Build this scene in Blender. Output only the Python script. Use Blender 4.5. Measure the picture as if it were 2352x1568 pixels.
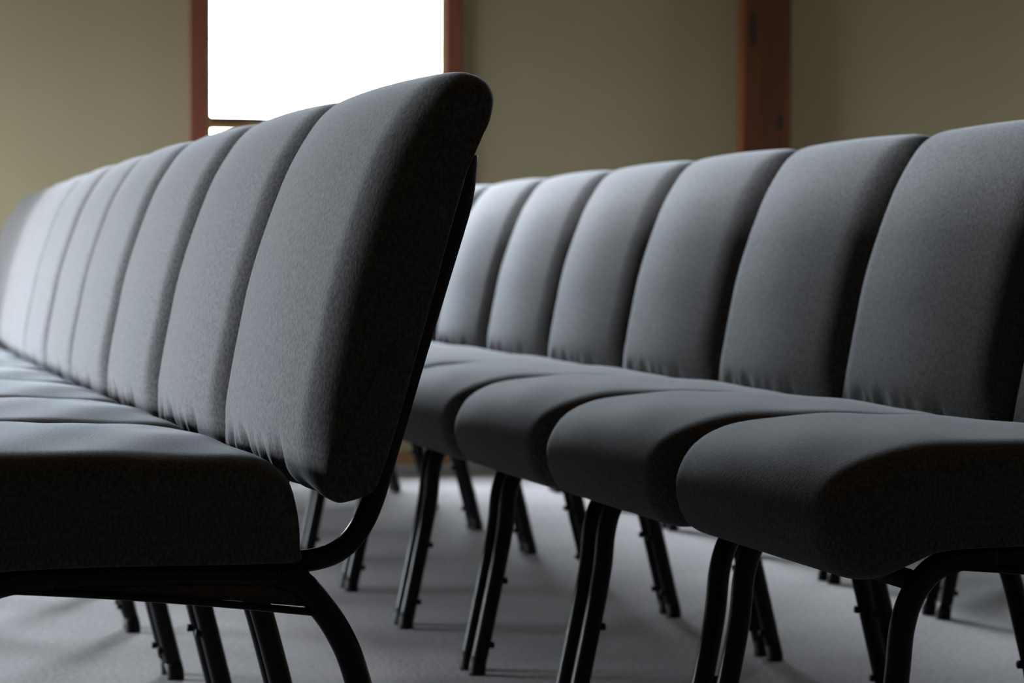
import bpy, bmesh, math, random
from mathutils import Vector, Matrix
random.seed(7)
for o in list(bpy.data.objects): bpy.data.objects.remove(o)
scene = bpy.context.scene
col = scene.collection

# ------------------------------------------------------------------ camera
cam_d = bpy.data.cameras.new('camera'); cam = bpy.data.objects.new('camera', cam_d); col.objects.link(cam)
TH, PI_, RO, CH = 0.29078, 0.03459, -0.00343, 0.72673
fw = Vector((math.sin(TH)*math.cos(PI_), math.cos(TH)*math.cos(PI_), -math.sin(PI_)))
r0 = Vector((math.cos(TH), -math.sin(TH), 0)); u0 = r0.cross(fw)
rt = r0*math.cos(RO)-u0*math.sin(RO); up = u0*math.cos(RO)+r0*math.sin(RO)
M = Matrix((rt, up, -fw)).transposed().to_4x4(); M.translation = Vector((0, 0, CH))
cam.matrix_world = M
cam_d.sensor_width = 22.3; cam_d.lens = 5297.4/2352*22.3
cam_d.clip_start = .05; cam_d.clip_end = 200
cam_d.dof.use_dof = True; cam_d.dof.focus_distance = 2.62; cam_d.dof.aperture_fstop = 4.5
scene.camera = cam

# ------------------------------------------------------------------ sky and exposure
scene.view_settings.view_transform = 'Standard'; scene.view_settings.look = 'None'
scene.view_settings.exposure = 0.0; scene.view_settings.gamma = 1.0
scene.view_settings.use_curve_mapping = False
scene.cycles.use_denoising = True
scene.cycles.max_bounces = 8; scene.cycles.diffuse_bounces = 5; scene.cycles.transparent_max_bounces = 8
scene.cycles.caustics_reflective = False; scene.cycles.caustics_refractive = False
scene.cycles.sample_clamp_indirect = 6
SKY = 122.0
w = bpy.data.worlds.new('overcast_sky'); scene.world = w; w.use_nodes = True
nt = w.node_tree; nt.nodes.clear()
wo = nt.nodes.new('ShaderNodeOutputWorld'); bg = nt.nodes.new('ShaderNodeBackground')
tc = nt.nodes.new('ShaderNodeTexCoord'); sx = nt.nodes.new('ShaderNodeSeparateXYZ'); rmp = nt.nodes.new('ShaderNodeValToRGB')
mp = nt.nodes.new('ShaderNodeMapRange'); mp.inputs[1].default_value = -1; mp.inputs[2].default_value = 1
nt.links.new(tc.outputs['Generated'], sx.inputs[0]); nt.links.new(sx.outputs[2], mp.inputs[0]); nt.links.new(mp.outputs[0], rmp.inputs[0])
rmp.color_ramp.elements[0].position = .46; rmp.color_ramp.elements[0].color = (.12, .13, .12, 1)
rmp.color_ramp.elements[1].position = .53; rmp.color_ramp.elements[1].color = (.455, .50, .55, 1)
e3 = rmp.color_ramp.elements.new(.72); e3.color = (.90, .975, 1.07, 1)      # overcast: brighter overhead
fx = nt.nodes.new('ShaderNodeMapRange'); fx.inputs[1].default_value = .15; fx.inputs[2].default_value = -.9   # the bright side of the cloud lies towards -X
fx.inputs[3].default_value = .48; fx.inputs[4].default_value = 1.7
mu = nt.nodes.new('ShaderNodeVectorMath'); mu.operation = 'SCALE'
nt.links.new(sx.outputs[0], fx.inputs[0]); nt.links.new(rmp.outputs[0], mu.inputs[0]); nt.links.new(fx.outputs[0], mu.inputs['Scale'])
nt.links.new(mu.outputs[0], bg.inputs[0]); bg.inputs[1].default_value = SKY
nt.links.new(bg.outputs[0], wo.inputs[0])

# windows: (wall, centre along wall, half width, z0, z1)
WALL_Y, WX0, WX1 = 8.0, -3.6, 8.2
BACK_WINS = [(1.712, .43, .50, 3.3), (-1.15, .43, .50, 2.3), (5.35, .43, .50, 3.3)]
LEFT_WINS = [(6.6, 1.2, .82, 1.75)]
RIGHT_WINS = [(6.9, .43, .80, 2.25)]
for i, (c, h, z0, z1) in enumerate(BACK_WINS+LEFT_WINS+RIGHT_WINS):
    L = bpy.data.lights.new('sky_portal', 'AREA'); L.shape = 'RECTANGLE'; L.size = 2*h; L.size_y = z1-z0
    L.cycles.is_portal = True
    lo = bpy.data.objects.new('sky_portal', L); col.objects.link(lo)
    if i < len(BACK_WINS):
        lo.location = (c, WALL_Y+.06, (z0+z1)/2); lo.rotation_euler = (-math.pi/2, 0, 0)
    elif i < len(BACK_WINS)+len(LEFT_WINS):
        lo.location = (WX0-.06, c, (z0+z1)/2); lo.rotation_euler = (math.pi/2, 0, -math.pi/2)
    else:
        lo.location = (WX1+.06, c, (z0+z1)/2); lo.rotation_euler = (math.pi/2, 0, math.pi/2)

# ------------------------------------------------------------------ materials
def mat(name, base, rough=.6, **kw):
    m = bpy.data.materials.new(name); m.use_nodes = True
    b = m.node_tree.nodes['Principled BSDF']
    b.inputs['Base Color'].default_value = (*base, 1); b.inputs['Roughness'].default_value = rough
    for k, v in kw.items(): b.inputs[k.replace('_', ' ')].default_value = v
    return m
def noise_mix(m, c1, c2, scale, stretch=(1, 1, 1), detail=4, lo=.35, hi=.65, bump=0, bdist=.001, coord='Object', distortion=0):
    n = m.node_tree.nodes; l = m.node_tree.links; b = n['Principled BSDF']
    t = n.new('ShaderNodeTexCoord'); mp = n.new('ShaderNodeMapping'); mp.inputs['Scale'].default_value = stretch
    no = n.new('ShaderNodeTexNoise'); no.inputs['Scale'].default_value = scale; no.inputs['Detail'].default_value = detail
    no.inputs['Distortion'].default_value = distortion
    r = n.new('ShaderNodeValToRGB'); r.color_ramp.elements[0].position = lo; r.color_ramp.elements[1].position = hi
    r.color_ramp.elements[0].color = (*c1, 1); r.color_ramp.elements[1].color = (*c2, 1)
    l.new(t.outputs[coord], mp.inputs[0]); l.new(mp.outputs[0], no.inputs[0]); l.new(no.outputs[0], r.inputs[0]); l.new(r.outputs[0], b.inputs['Base Color'])
    if bump:
        bp = n.new('ShaderNodeBump'); bp.inputs['Strength'].default_value = bump; bp.inputs['Distance'].default_value = bdist
        l.new(no.outputs[0], bp.inputs['Height']); l.new(bp.outputs[0], b.inputs['Normal'])
    return r
fabric = mat('charcoal_heather_fabric', (.1, .1, .1), .95, Sheen_Weight=.25, Sheen_Roughness=.4, Sheen_Tint=(.8, .85, .9, 1), Specular_IOR_Level=.15)
noise_mix(fabric, (.060, .0555, .0555), (.128, .119, .119), 300, (1, 1, .6), 4, .36, .64, .35, .0012)
back_fab = mat('black_back_fabric', (.02, .02, .02), .95)
noise_mix(back_fab, (.015, .015, .015), (.03, .03, .03), 300, bump=.3)
black = mat('black_gloss_paint', (.008, .008, .009), .30, Specular_IOR_Level=.22)
noise_mix(black, (.007, .007, .008), (.011, .011, .012), 60, bump=.02)
rubber = mat('black_plastic', (.012, .012, .012), .6, Specular_IOR_Level=.2)
noise_mix(rubber, (.01, .01, .01), (.016, .016, .016), 80)
ply = mat('dark_brown_board', (.04, .022, .012), .6)
noise_mix(ply, (.035, .02, .011), (.055, .03, .017), 12, (1, 14, 1), bump=.1)
wallm = mat('khaki_wall_paint', (.36, .32, .22), .9)
noise_mix(wallm, (.325, .272, .160), (.347, .290, .174), 2.5, lo=.3, hi=.7)
ceilm = mat('ceiling_boards', (.16, .11, .07), .8); noise_mix(ceilm, (.14, .09, .055), (.20, .135, .085), 6, (1, 8, 1))
carpet = mat('grey_carpet', (.3, .3, .3), 1.0)
noise_mix(carpet, (.112, .102, .101), (.222, .205, .202), 95, detail=8, lo=.3, hi=.7, bump=.6, bdist=.004)
# broad wear of the carpet
n = carpet.node_tree.nodes; l = carpet.node_tree.links
no = n.new('ShaderNodeTexNoise'); no.inputs['Scale'].default_value = 3.2; no.inputs['Detail'].default_value = 3
r2 = n.new('ShaderNodeValToRGB'); r2.color_ramp.elements[0].position = .35; r2.color_ramp.elements[1].position = .65
r2.color_ramp.elements[0].color = (.86, .86, .86, 1); r2.color_ramp.elements[1].color = (1, 1, 1, 1)
mx = n.new('ShaderNodeMix'); mx.data_type = 'RGBA'; mx.blend_type = 'MULTIPLY'; mx.inputs[0].default_value = 1
tcn = [x for x in n if x.type == 'TEX_COORD'][0]; l.new(tcn.outputs['Object'], no.inputs[0]); l.new(no.outputs[0], r2.inputs[0])
src = n['Principled BSDF'].inputs['Base Color'].links[0].from_socket
l.new(src, mx.inputs[6]); l.new(r2.outputs[0], mx.inputs[7]); l.new(mx.outputs[2], n['Principled BSDF'].inputs['Base Color'])
def wood(name, a, b_, rough=.45, knots=()):
    m = mat(name, a, rough, Specular_IOR_Level=.4)
    noise_mix(m, a, b_, 9, (2.2, 2.2, .18), 5, .3, .7, .1, .002, distortion=.6)
    n = m.node_tree.nodes; l = m.node_tree.links
    t = [x for x in n if x.type == 'TEX_COORD'][0]
    for (kx, ky, kz, sx_, sz_) in knots:      # dark knots at places of their own on the timber
        mp = n.new('ShaderNodeMapping'); mp.vector_type = 'TEXTURE'; mp.inputs['Location'].default_value = (kx, ky, kz); mp.inputs['Scale'].default_value = (sx_, .4, sz_)
        g = n.new('ShaderNodeTexGradient'); g.gradient_type = 'SPHERICAL'
        rr = n.new('ShaderNodeValToRGB'); rr.color_ramp.elements[0].position = .1; rr.color_ramp.elements[1].position = .55
        mx = n.new('ShaderNodeMix'); mx.data_type = 'RGBA'; mx.inputs[7].default_value = (.014, .010, .008, 1)
        src = n['Principled BSDF'].inputs['Base Color'].links[0].from_socket
        l.new(t.outputs['Object'], mp.inputs[0]); l.new(mp.outputs[0], g.inputs[0]); l.new(g.outputs[1], rr.inputs[0])
        l.new(rr.outputs[0], mx.inputs[0]); l.new(src, mx.inputs[6]); l.new(mx.outputs[2], n['Principled BSDF'].inputs['Base Color'])
    return m
post_wood = wood('stained_post_timber', (.065, .017, .005), (.125, .036, .010), knots=((3.298, 8.0-.1, 1.585, .022, .10), (3.408, 8.0-.1, 1.245, .018, .045)))
trim_wood = wood('stained_trim_wood', (.15, .045, .028), (.22, .07, .04))
sash_wood = wood('clear_pine_wood', (.55, .33, .12), (.66, .42, .17), .4)
base_wood = wood('baseboard_wood', (.24, .13, .06), (.31, .17, .075))
dark_wood = mat('dark_gasket', (.10, .065, .04), .6); noise_mix(dark_wood, (.09, .06, .035), (.12, .08, .05), 20)
glass = bpy.data.materials.new('window_glass'); glass.use_nodes = True
n = glass.node_tree.nodes; l = glass.node_tree.links; n.clear()
o_ = n.new('ShaderNodeOutputMaterial'); tr = n.new('ShaderNodeBsdfTransparent'); gl = n.new('ShaderNodeBsdfGlossy'); gl.inputs['Roughness'].default_value = .02
fr = n.new('ShaderNodeFresnel'); fr.inputs[0].default_value = 1.3; ms = n.new('ShaderNodeMixShader')
tr.inputs[0].default_value = (.96, .97, .97, 1)
l.new(fr.outputs[0], ms.inputs[0]); l.new(tr.outputs[0], ms.inputs[1]); l.new(gl.outputs[0], ms.inputs[2]); l.new(ms.outputs[0], o_.inputs[0])

# ------------------------------------------------------------------ mesh helpers
def obj(name, bm, m, parent=None, smooth=True):
    me = bpy.data.meshes.new(name); bmesh.ops.recalc_face_normals(bm, faces=bm.faces); bm.to_mesh(me); bm.free()
    me.materials.append(m)
    if smooth:
        for p in me.polygons: p.use_smooth = True
    o = bpy.data.objects.new(name, me); col.objects.link(o)
    if parent: o.parent = parent
    return o
def struct(name, bm, m, parent=None, smooth=False):
    o = obj(name, bm, m, parent, smooth)
    if not parent: o['kind'] = 'structure'
    return o
def box(bm, x0, x1, y0, y1, z0, z1, bev=0):
    v = [bm.verts.new(p) for p in [(x0,y0,z0),(x1,y0,z0),(x1,y1,z0),(x0,y1,z0),(x0,y0,z1),(x1,y0,z1),(x1,y1,z1),(x0,y1,z1)]]
    fs = [bm.faces.new([v[i] for i in f]) for f in [(3,2,1,0),(4,5,6,7),(0,1,5,4),(1,2,6,5),(2,3,7,6),(3,0,4,7)]]
    if bev:
        es = {e for f in fs for e in f.edges}
        bmesh.ops.bevel(bm, geom=list(es), offset=bev, segments=2, affect='EDGES')
    return bm
def spline(pts, n=8, closed=False):
    out = []; N = len(pts); P = [Vector(p) for p in pts]
    rng = range(N) if closed else range(N-1)
    for i in rng:
        if closed: a, b, c, d = P[i-1], P[i], P[(i+1) % N], P[(i+2) % N]
        else: a, b, c, d = P[max(i-1, 0)], P[i], P[i+1], P[min(i+2, N-1)]
        for k in range(n):
            t = k/n
            out.append(.5*((2*b)+(c-a)*t+(2*a-5*b+4*c-d)*t*t+(3*b-a-3*c+d)*t**3))
    if not closed: out.append(P[-1])
    return out
def sweep(bm, path, a, b, side=Vector((0, 1, 0)), seg=14, power=2.4):
    """tube along a path; a = half size across the path in its plane, b = half size along `side`"""
    rings = []
    for i, p in enumerate(path):
        t = (path[min(i+1, len(path)-1)]-path[max(i-1, 0)]).normalized()
        nrm = t.cross(side).normalized()
        ring = []
        for k in range(seg):
            an = 2*math.pi*k/seg; c, s = math.cos(an), math.sin(an)
            c = math.copysign(abs(c)**(2/power), c); s = math.copysign(abs(s)**(2/power), s)
            ring.append(bm.verts.new(p+nrm*a*c+side*b*s))
        rings.append(ring)
    for r1, r2_ in zip(rings, rings[1:]):
        for k in range(seg): bm.faces.new((r1[k], r1[(k+1) % seg], r2_[(k+1) % seg], r2_[k]))
    bm.faces.new(rings[0]); bm.faces.new(list(reversed(rings[-1])))
    return bm
def V(x, y, z): return Vector((x, y, z))

def puff(profile, W, ry, wrinkle=None, ny=34, crown=1.0, cap=.006):
    """a padded cushion: a closed side profile [(x, z, rounding, crown)] drawn out across y with rolled ends"""
    P = spline([(p[0], p[1], 0) for p in profile], 5, True)
    R = [v.x for v in spline([(p[2], 0, 0) for p in profile], 5, True)]
    C = [v.x for v in spline([(p[3], 0, 0) for p in profile], 5, True)]
    N = len(P); nrm = []
    for i in range(N):
        t = (P[(i+1) % N]-P[i-1]).normalized(); nrm.append(Vector((-t.y, t.x, 0)))
    area = sum(P[i-1].x*P[i].y-P[i].x*P[i-1].y for i in range(N))
    if area < 0: nrm = [-q for q in nrm]          # inward normals
    cx = sum(p.x for p in P)/N; cz = sum(p.y for p in P)/N
    bm = bmesh.new(); rings = []
    secs = []
    K = 7
    for k in range(K+1):
        ph = math.pi/2*(1-k/K); secs.append((-(W-ry)-ry*math.sin(ph), 1-math.cos(ph)))
    for k in range(1, ny): secs.append((-(W-ry)+2*(W-ry)*k/ny, 0))
    for k in range(K+1):
        ph = math.pi/2*k/K; secs.append(((W-ry)+ry*math.sin(ph), 1-math.cos(ph)))
    for (y, q) in secs:
        ring = []
        cf = crown*(1-(y/W)**2)
        for i in range(N):
            p = P[i]+nrm[i]*(R[i]*q-C[i]*cf)
            x, z = p.x, p.y
            if wrinkle: x, z = wrinkle(x, y, z, i/N)
            ring.append(bm.verts.new((x, y, z)))
        rings.append(ring)
    for r1, r2_ in zip(rings, rings[1:]):
        for k in range(N): bm.faces.new((r1[k], r1[(k+1) % N], r2_[(k+1) % N], r2_[k]))
    for s, ring in ((-1, rings[0]), (1, rings[-1])):
        prev = ring
        for f_, bl in ((.93, .35), (.75, .8), (.45, 1.0)):
            new = []
            c = sum((v.co for v in ring), Vector())/N
            for v in ring:
                q = c+(v.co-c)*f_; q.y = v.co.y+s*cap*bl; new.append(bm.verts.new(q))
            for k in range(N):
                fc = (prev[k], prev[(k+1) % N], new[(k+1) % N], new[k])
                bm.faces.new(fc)
            prev = new
        bm.faces.new(prev)
    return bm

# ------------------------------------------------------------------ the chair
BACK = [  # x, z, side rounding, crown
 (.000,.472,.004,.000),(-.014,.482,.006,.004),(-.022,.502,.016,.010),(-.021,.540,.034,.014),(-.014,.585,.049,.015),(-.003,.640,.049,.015),
 (.010,.700,.049,.015),(.030,.765,.049,.015),(.058,.838,.049,.015),(.085,.888,.042,.011),(.107,.916,.032,.008),(.130,.931,.028,.006),
 (.156,.936,.024,.004),(.176,.929,.020,.003),(.186,.912,.018,.002),(.184,.892,.014,.0),(.172,.870,.006,0),(.154,.848,.004,0),
 (.142,.806,.003,0),(.127,.755,.003,0),(.112,.700,.003,0),(.092,.630,.003,0),(.072,.560,.003,0),(.054,.502,.003,0),(.042,.476,.003,0),(.022,.468,.006,0)]
SEAT = [
 (-.100,.514,.016,.008),(-.068,.506,.016,.006),(-.047,.488,.014,.003),(-.040,.457,.006,0),(-.039,.420,.003,0),(-.043,.403,.003,0),(-.10,.402,.003,0),
 (-.200,.404,.003,0),(-.300,.405,.003,0),(-.372,.401,.006,0),(-.408,.386,.014,0),(-.440,.373,.020,0),(-.470,.372,.026,0),(-.494,.383,.034,.002),(-.509,.408,.040,.005),
 (-.514,.438,.044,.006),(-.507,.466,.044,.007),(-.488,.491,.040,.008),(-.455,.508,.034,.009),(-.405,.518,.028,.010),(-.330,.523,.024,.011),
 (-.250,.523,.022,.011),(-.170,.520,.020,.010)]
random.seed(3)
FOLDS = [(random.uniform(-.24, .24), random.uniform(.006, .011), random.uniform(.004, .011), random.uniform(-.5, .5)) for _ in range(14)]
def back_wr(x, y, z, t):
    f = max(0, min(1, (.535-z)/.045))
    if f > 0 and x < .02:
        d = sum(a*math.exp(-((y-c-k*(z-.48))/s)**2) for c, s, a, k in FOLDS)
        x += d*f
        z += .5*d*f + .0012*math.sin(y*90)*f
    if z < .52 and x < .03:      # the lower corners hang a little
        z -= .008*max(0, min(1, (abs(y)-.19)/.06))**2*max(0, min(1, (.52-z)/.04))*max(0, min(1, (.03-x)/.025))
    x += .0007*math.sin(y*9+z*13)+.0003*math.sin(y*19-z*11)
    return x, z
def seat_wr(x, y, z, t):
    if z > .45: z += .0012*math.sin(x*22+y*15)+.001*math.sin(x*41-y*23)
    return x, z

FRONT_LEG = [(-.470,.012),(-.445,.13),(-.422,.245),(-.414,.315),(-.400,.355),(-.375,.382),(-.342,.393),(-.300,.395)]
RAIL = [(-.305,.395),(-.2,.394),(-.12,.391),(-.055,.388)]
REAR_LEG = [(-.060,.388),(-.034,.377),(-.012,.352),(.008,.322),(.024,.285),(.045,.21),(.070,.11),(.094,.012)]
UPRIGHT = [(-.30,.3975),(-.15,.3975),(-.06,.398),(-.010,.401),(.018,.412),(.038,.434),(.053,.465),(.070,.52),(.100,.62),(.130,.715),(.153,.79),(.159,.83),(.160,.845)]
HY = .236   # hoop distance from the chair's middle
def p3(l, y): return [V(x, y, z) for x, z in l]

def make_chair():
    root = bpy.data.objects.new('upholstered_chair', None); col.objects.link(root)
    root.empty_display_size = .1
    obj('seat', puff(SEAT, .2615, .046, seat_wr, cap=.002), fabric, root)
    bk = obj('backrest', puff(BACK, .2605, .062, back_wr, cap=.003), fabric, root)
    for s in (-1, 1):
        pts = [(.158,.852),(.154,.846),(.142,.806),(.127,.755),(.112,.700),(.092,.630),(.072,.560),(.056,.508)]
        obj('piping', sweep(bmesh.new(), spline([V(x-.004, s*.2585, z) for x, z in pts], 4), .0022, .0022, seg=8, power=2), fabric, bk)
    bm = bmesh.new()      # rear shell of the backrest
    inner = spline([V(x, 0, z) for x, z in [(.167,.870),(.159,.845),(.147,.806),(.132,.755),(.117,.700),(.097,.630),(.077,.560),(.060,.505)]], 3)
    outer = [p+V(.008, 0, -.003) for p in inner]
    for y0, y1 in ((-.2, .2),):
        a = [[bm.verts.new((p.x, y, p.z)) for p in inner+outer[::-1]] for y in (y0, y1)]
        N = len(a[0])
        for k in range(N): bm.faces.new((a[0][k], a[0][(k+1) % N], a[1][(k+1) % N], a[1][k]))
        bm.faces.new(a[0]); bm.faces.new(a[1][::-1])
    obj('back_panel', bm, back_fab, root, smooth=False)
    bm = bmesh.new()      # uprights bent into the seat, joined by a top bar
    for s in (-1, 1): sweep(bm, spline(p3(UPRIGHT, s*(HY-.0235)), 6), .0125, .0105)
    sweep(bm, [V(.158, y, .836) for y in (-.21, -.1, 0, .1, .21)], .009, .009, side=V(1, 0, 0))
    obj('back_frame', bm, black, root)
    for s in (-1, 1):
        obj('seat_rail', sweep(bmesh.new(), spline(p3(RAIL, s*HY), 4), .0125, .011), black, root)
        obj('side_rod', sweep(bmesh.new(), spline([V(-.372, s*(HY+.004), .386), V(-.25, s*(HY+.004), .375), V(-.12, s*(HY+.004), .360), V(-.018, s*(HY+.004), .346)], 4), .0042, .0042, power=2), black, root)
        for name_pts, ins in ((FRONT_LEG, 1), (REAR_LEG, -1)):
            lg = obj('leg', sweep(bmesh.new(), spline(p3(name_pts, s*HY), 6), .0148, .011), black, root)
            fx, fz = (name_pts[0] if ins == 1 else name_pts[-1])
            g = bmesh.new()
            d = (V(*[name_pts[1][0], 0, name_pts[1][1]])-V(fx, 0, fz)) if ins == 1 else (V(name_pts[-2][0], 0, name_pts[-2][1])-V(fx, 0, fz))
            d.normalize(); y = s*HY
            base = V(fx, y, .0)
            sweep(g, [V(fx, y, .0005), V(fx, y, .006), V(fx, y, .012)+d*.002, V(fx, y, .012)+d*.02], .0152, .0114)
            obj('foot_cap', g, rubber, lg)
            for zz in (.052, .165):    # small round bumpers on the inner face of each leg
                pts = name_pts if ins == 1 else name_pts[::-1]
                for (xa, za), (xb, zb) in zip(pts, pts[1:]):
                    if za <= zz <= zb: xm = xa+(xb-xa)*(zz-za)/(zb-za)
                b = bmesh.new()
                o = xm+ins*.013
                sweep(b, [V(o, y, zz), V(o+ins*.006, y, zz), V(o+ins*.0085, y, zz)], .006, .006, side=V(0, 1, 0), seg=10, power=2)
                obj('bumper', b, rubber, lg)
    bm = bmesh.new()      # tapering board under the cushion, between the rails
    y = HY-.002
    pr = [(-.345,.392),(-.045,.388),(-.030,.376),(-.022,.352),(-.12,.364),(-.25,.379),(-.365,.388)]
    for s in (-1, 1):
        a = [[bm.verts.new((x, s*yy, z)) for x, z in pr] for yy in (y, y+.004)]
        N = len(pr)
        for k in range(N): bm.faces.new((a[0][k], a[0][(k+1) % N], a[1][(k+1) % N], a[1][k]))
        bm.faces.new(a[0]); bm.faces.new(a[1][::-1])
    box(bm, -.365, -.045, -(y-.040), y-.040, .396, .4005)
    obj('seat_pan', bm, ply, root, smooth=False)
    for xx, zz in ((-.402, .370), (-.030, .380)):
        obj('cross_rail', sweep(bmesh.new(), [V(xx, yy, zz) for yy in (-HY+.006, -.1, .1, HY-.006)], .0085, .012, side=V(0, 0, 1)), black, root)
    return root

def copy_tree(o, parent=None):
    c = o.copy(); col.objects.link(c); c.parent = parent
    for ch in list(o.children): copy_tree(ch, c)
    return c

ORD = ['first', 'second', 'third', 'fourth', 'fifth', 'sixth', 'seventh', 'eighth', 'ninth', 'tenth', 'eleventh']
PA = (.51209, 2.94984, -.03032, .01019, -.00074)
PB = (1.56949, 3.37818, .00289, .00417, 0)
PC = (2.663, 4.27219, .0, .004, 0)
def row_point(P, i):
    k = .53*i; return P[0]+P[2]*k+P[3]*k*k+P[4]*k**3, P[1]+k, P[2]+2*P[3]*k+3*P[4]*k*k
proto = make_chair(); used = False
random.seed(11)
for (P, i0, cnt, key) in ((PA, -1, 10, 'L'), (PB, -2, 10, 'M'), (PC, -1, 7, 'R')):
    for k in range(cnt):
        X, Y, t = row_point(P, i0+k+.5)
        c = proto if not used else copy_tree(proto)
        used = True
        jit = 0 if k == 0 else 1
        c.location = (X+jit*random.uniform(-.003, .003), Y, 0)
        c.rotation_euler = (0, 0, -math.atan(t)+jit*random.uniform(-.004, .004))
        if key == 'M' and k == 0:      # the end chair stands a little apart
            c.location.x += .007; c.location.y -= .004; c.rotation_euler.z -= .012
        c['category'] = 'chair'
        if key == 'L':
            c['group'] = 'charcoal chairs of the left row'
            c['label'] = ('charcoal upholstered chair at the near end of the left row' if k == 0 else
                          'charcoal padded chair, last of the left row by the back wall' if k == cnt-1 else
                          'charcoal padded chair, %s from the near end of the left row' % ORD[k])
        elif key == 'M':
            c['group'] = 'charcoal chairs of the middle row'
            c['label'] = ('charcoal padded chair at the near end of the right row' if k == 0 else
                          'charcoal padded chair, %s from the near end of the right row' % ORD[k] if k < cnt-1 else
                          'charcoal padded chair closest to the back wall in the right row')
        else:
            c['group'] = 'chairs of the row hidden behind the right row'
            c['label'] = '%s chair of the hidden row behind the right row, only legs in view' % ORD[k]

# ------------------------------------------------------------------ the room
Y0, CEIL = -9.0, 3.7
def wall_with_holes(bm, a0, a1, wins, put):
    wins = sorted(wins, key=lambda q: q[0]); cur = a0
    for c, h, z0, z1 in wins:
        put(bm, cur, c-h, 0, CEIL); put(bm, c-h, c+h, 0, z0); put(bm, c-h, c+h, z1, CEIL); cur = c+h
    put(bm, cur, a1, 0, CEIL)
    return bm
struct('wall_back', wall_with_holes(bmesh.new(), WX0-.2, WX1+.2, BACK_WINS, lambda bm, a, b, z0, z1: box(bm, a, b, WALL_Y, WALL_Y+.18, z0, z1)), wallm)
struct('wall_left', wall_with_holes(bmesh.new(), Y0, WALL_Y, LEFT_WINS, lambda bm, a, b, z0, z1: box(bm, WX0-.18, WX0, a, b, z0, z1)), wallm)
struct('wall_right', wall_with_holes(bmesh.new(), Y0, WALL_Y, RIGHT_WINS, lambda bm, a, b, z0, z1: box(bm, WX1, WX1+.18, a, b, z0, z1)), wallm)
struct('wall_front', box(bmesh.new(), WX0-.2, WX1+.2, Y0-.18, Y0, 0, CEIL), wallm)
struct('floor', box(bmesh.new(), WX0-.2, WX1+.2, Y0-.2, WALL_Y+.2, -.1, 0), carpet)
struct('ceiling', box(bmesh.new(), WX0-.2, WX1+.2, Y0-.2, WALL_Y+.2, CEIL, CEIL+.1), ceilm)
PX0, PX1 = 3.265, 3.452
struct('baseboard_back', box(box(bmesh.new(), WX0+.015, PX0, WALL_Y-.014, WALL_Y, 0, .052), PX1, WX1, WALL_Y-.014, WALL_Y, 0, .052), base_wood)
struct('baseboard_left', box(bmesh.new(), WX0, WX0+.014, Y0, WALL_Y, 0, .085), base_wood)
struct('trim_1', box(bmesh.new(), PX0, PX1, WALL_Y-.07, WALL_Y, 0, CEIL, .004), post_wood)     # timber post on the back wall

def window(idx, c, h, z0, z1, left=False, right=False):
    def T(bm):
        if left: bmesh.ops.transform(bm, matrix=Matrix.Translation((WX0, c, 0)) @ Matrix.Rotation(math.pi/2, 4, 'Z'), verts=bm.verts)
        elif right: bmesh.ops.transform(bm, matrix=Matrix.Translation((WX1, c, 0)) @ Matrix.Rotation(-math.pi/2, 4, 'Z'), verts=bm.verts)
        else: bmesh.ops.transform(bm, matrix=Matrix.Translation((c, WALL_Y, 0)), verts=bm.verts)
        return bm
    # local frame: x along the wall, y outwards (0 = room face)
    e = bpy.data.objects.new('window_%d' % idx, None); col.objects.link(e); e['kind'] = 'structure'
    cw, tk = .056, .022
    bm = bmesh.new()
    box(bm, -h-cw, -h, -tk, 0, z0-cw, z1+cw, .002); box(bm, h, h+cw, -tk, 0, z0-cw, z1+cw, .002)
    box(bm, -h, h, -tk, 0, z1, z1+cw, .002); box(bm, -h, h, -tk, 0, z0-cw, z0, .002)
    obj('casing', T(bm), trim_wood, e, False)
    bm = bmesh.new()      # pine lining of the opening
    j = .017
    box(bm, -h, -h+j, 0, .17, z0, z1); box(bm, h-j, h, 0, .17, z0, z1); box(bm, -h+j, h-j, 0, .17, z1-j, z1); box(bm, -h+j, h-j, 0, .17, z0, z0+j)
    obj('jamb', T(bm), sash_wood, e, False)
    zb = 1.188
    bm = bmesh.new(); box(bm, -h+j, h-j, .045, .085, zb, zb+.020); obj('sash_rail', T(bm), sash_wood, e, False)
    bm = bmesh.new(); box(bm, -h+j, h-j, .040, .085, zb+.0205, zb+.042); obj('meeting_rail', T(bm), dark_wood, e, False)
    for a, b in ((z0+j, zb), (zb+.042, z1-j)):
        bm = bmesh.new(); box(bm, -h+j, h-j, .064, .068, a, b); obj('pane', T(bm), glass, e, False)
for i, q in enumerate(BACK_WINS): window(i+1, *q)
for i, q in enumerate(LEFT_WINS): window(i+1+len(BACK_WINS), *q, left=True)
for i, q in enumerate(RIGHT_WINS): window(i+1+len(BACK_WINS)+len(LEFT_WINS), *q, right=True)
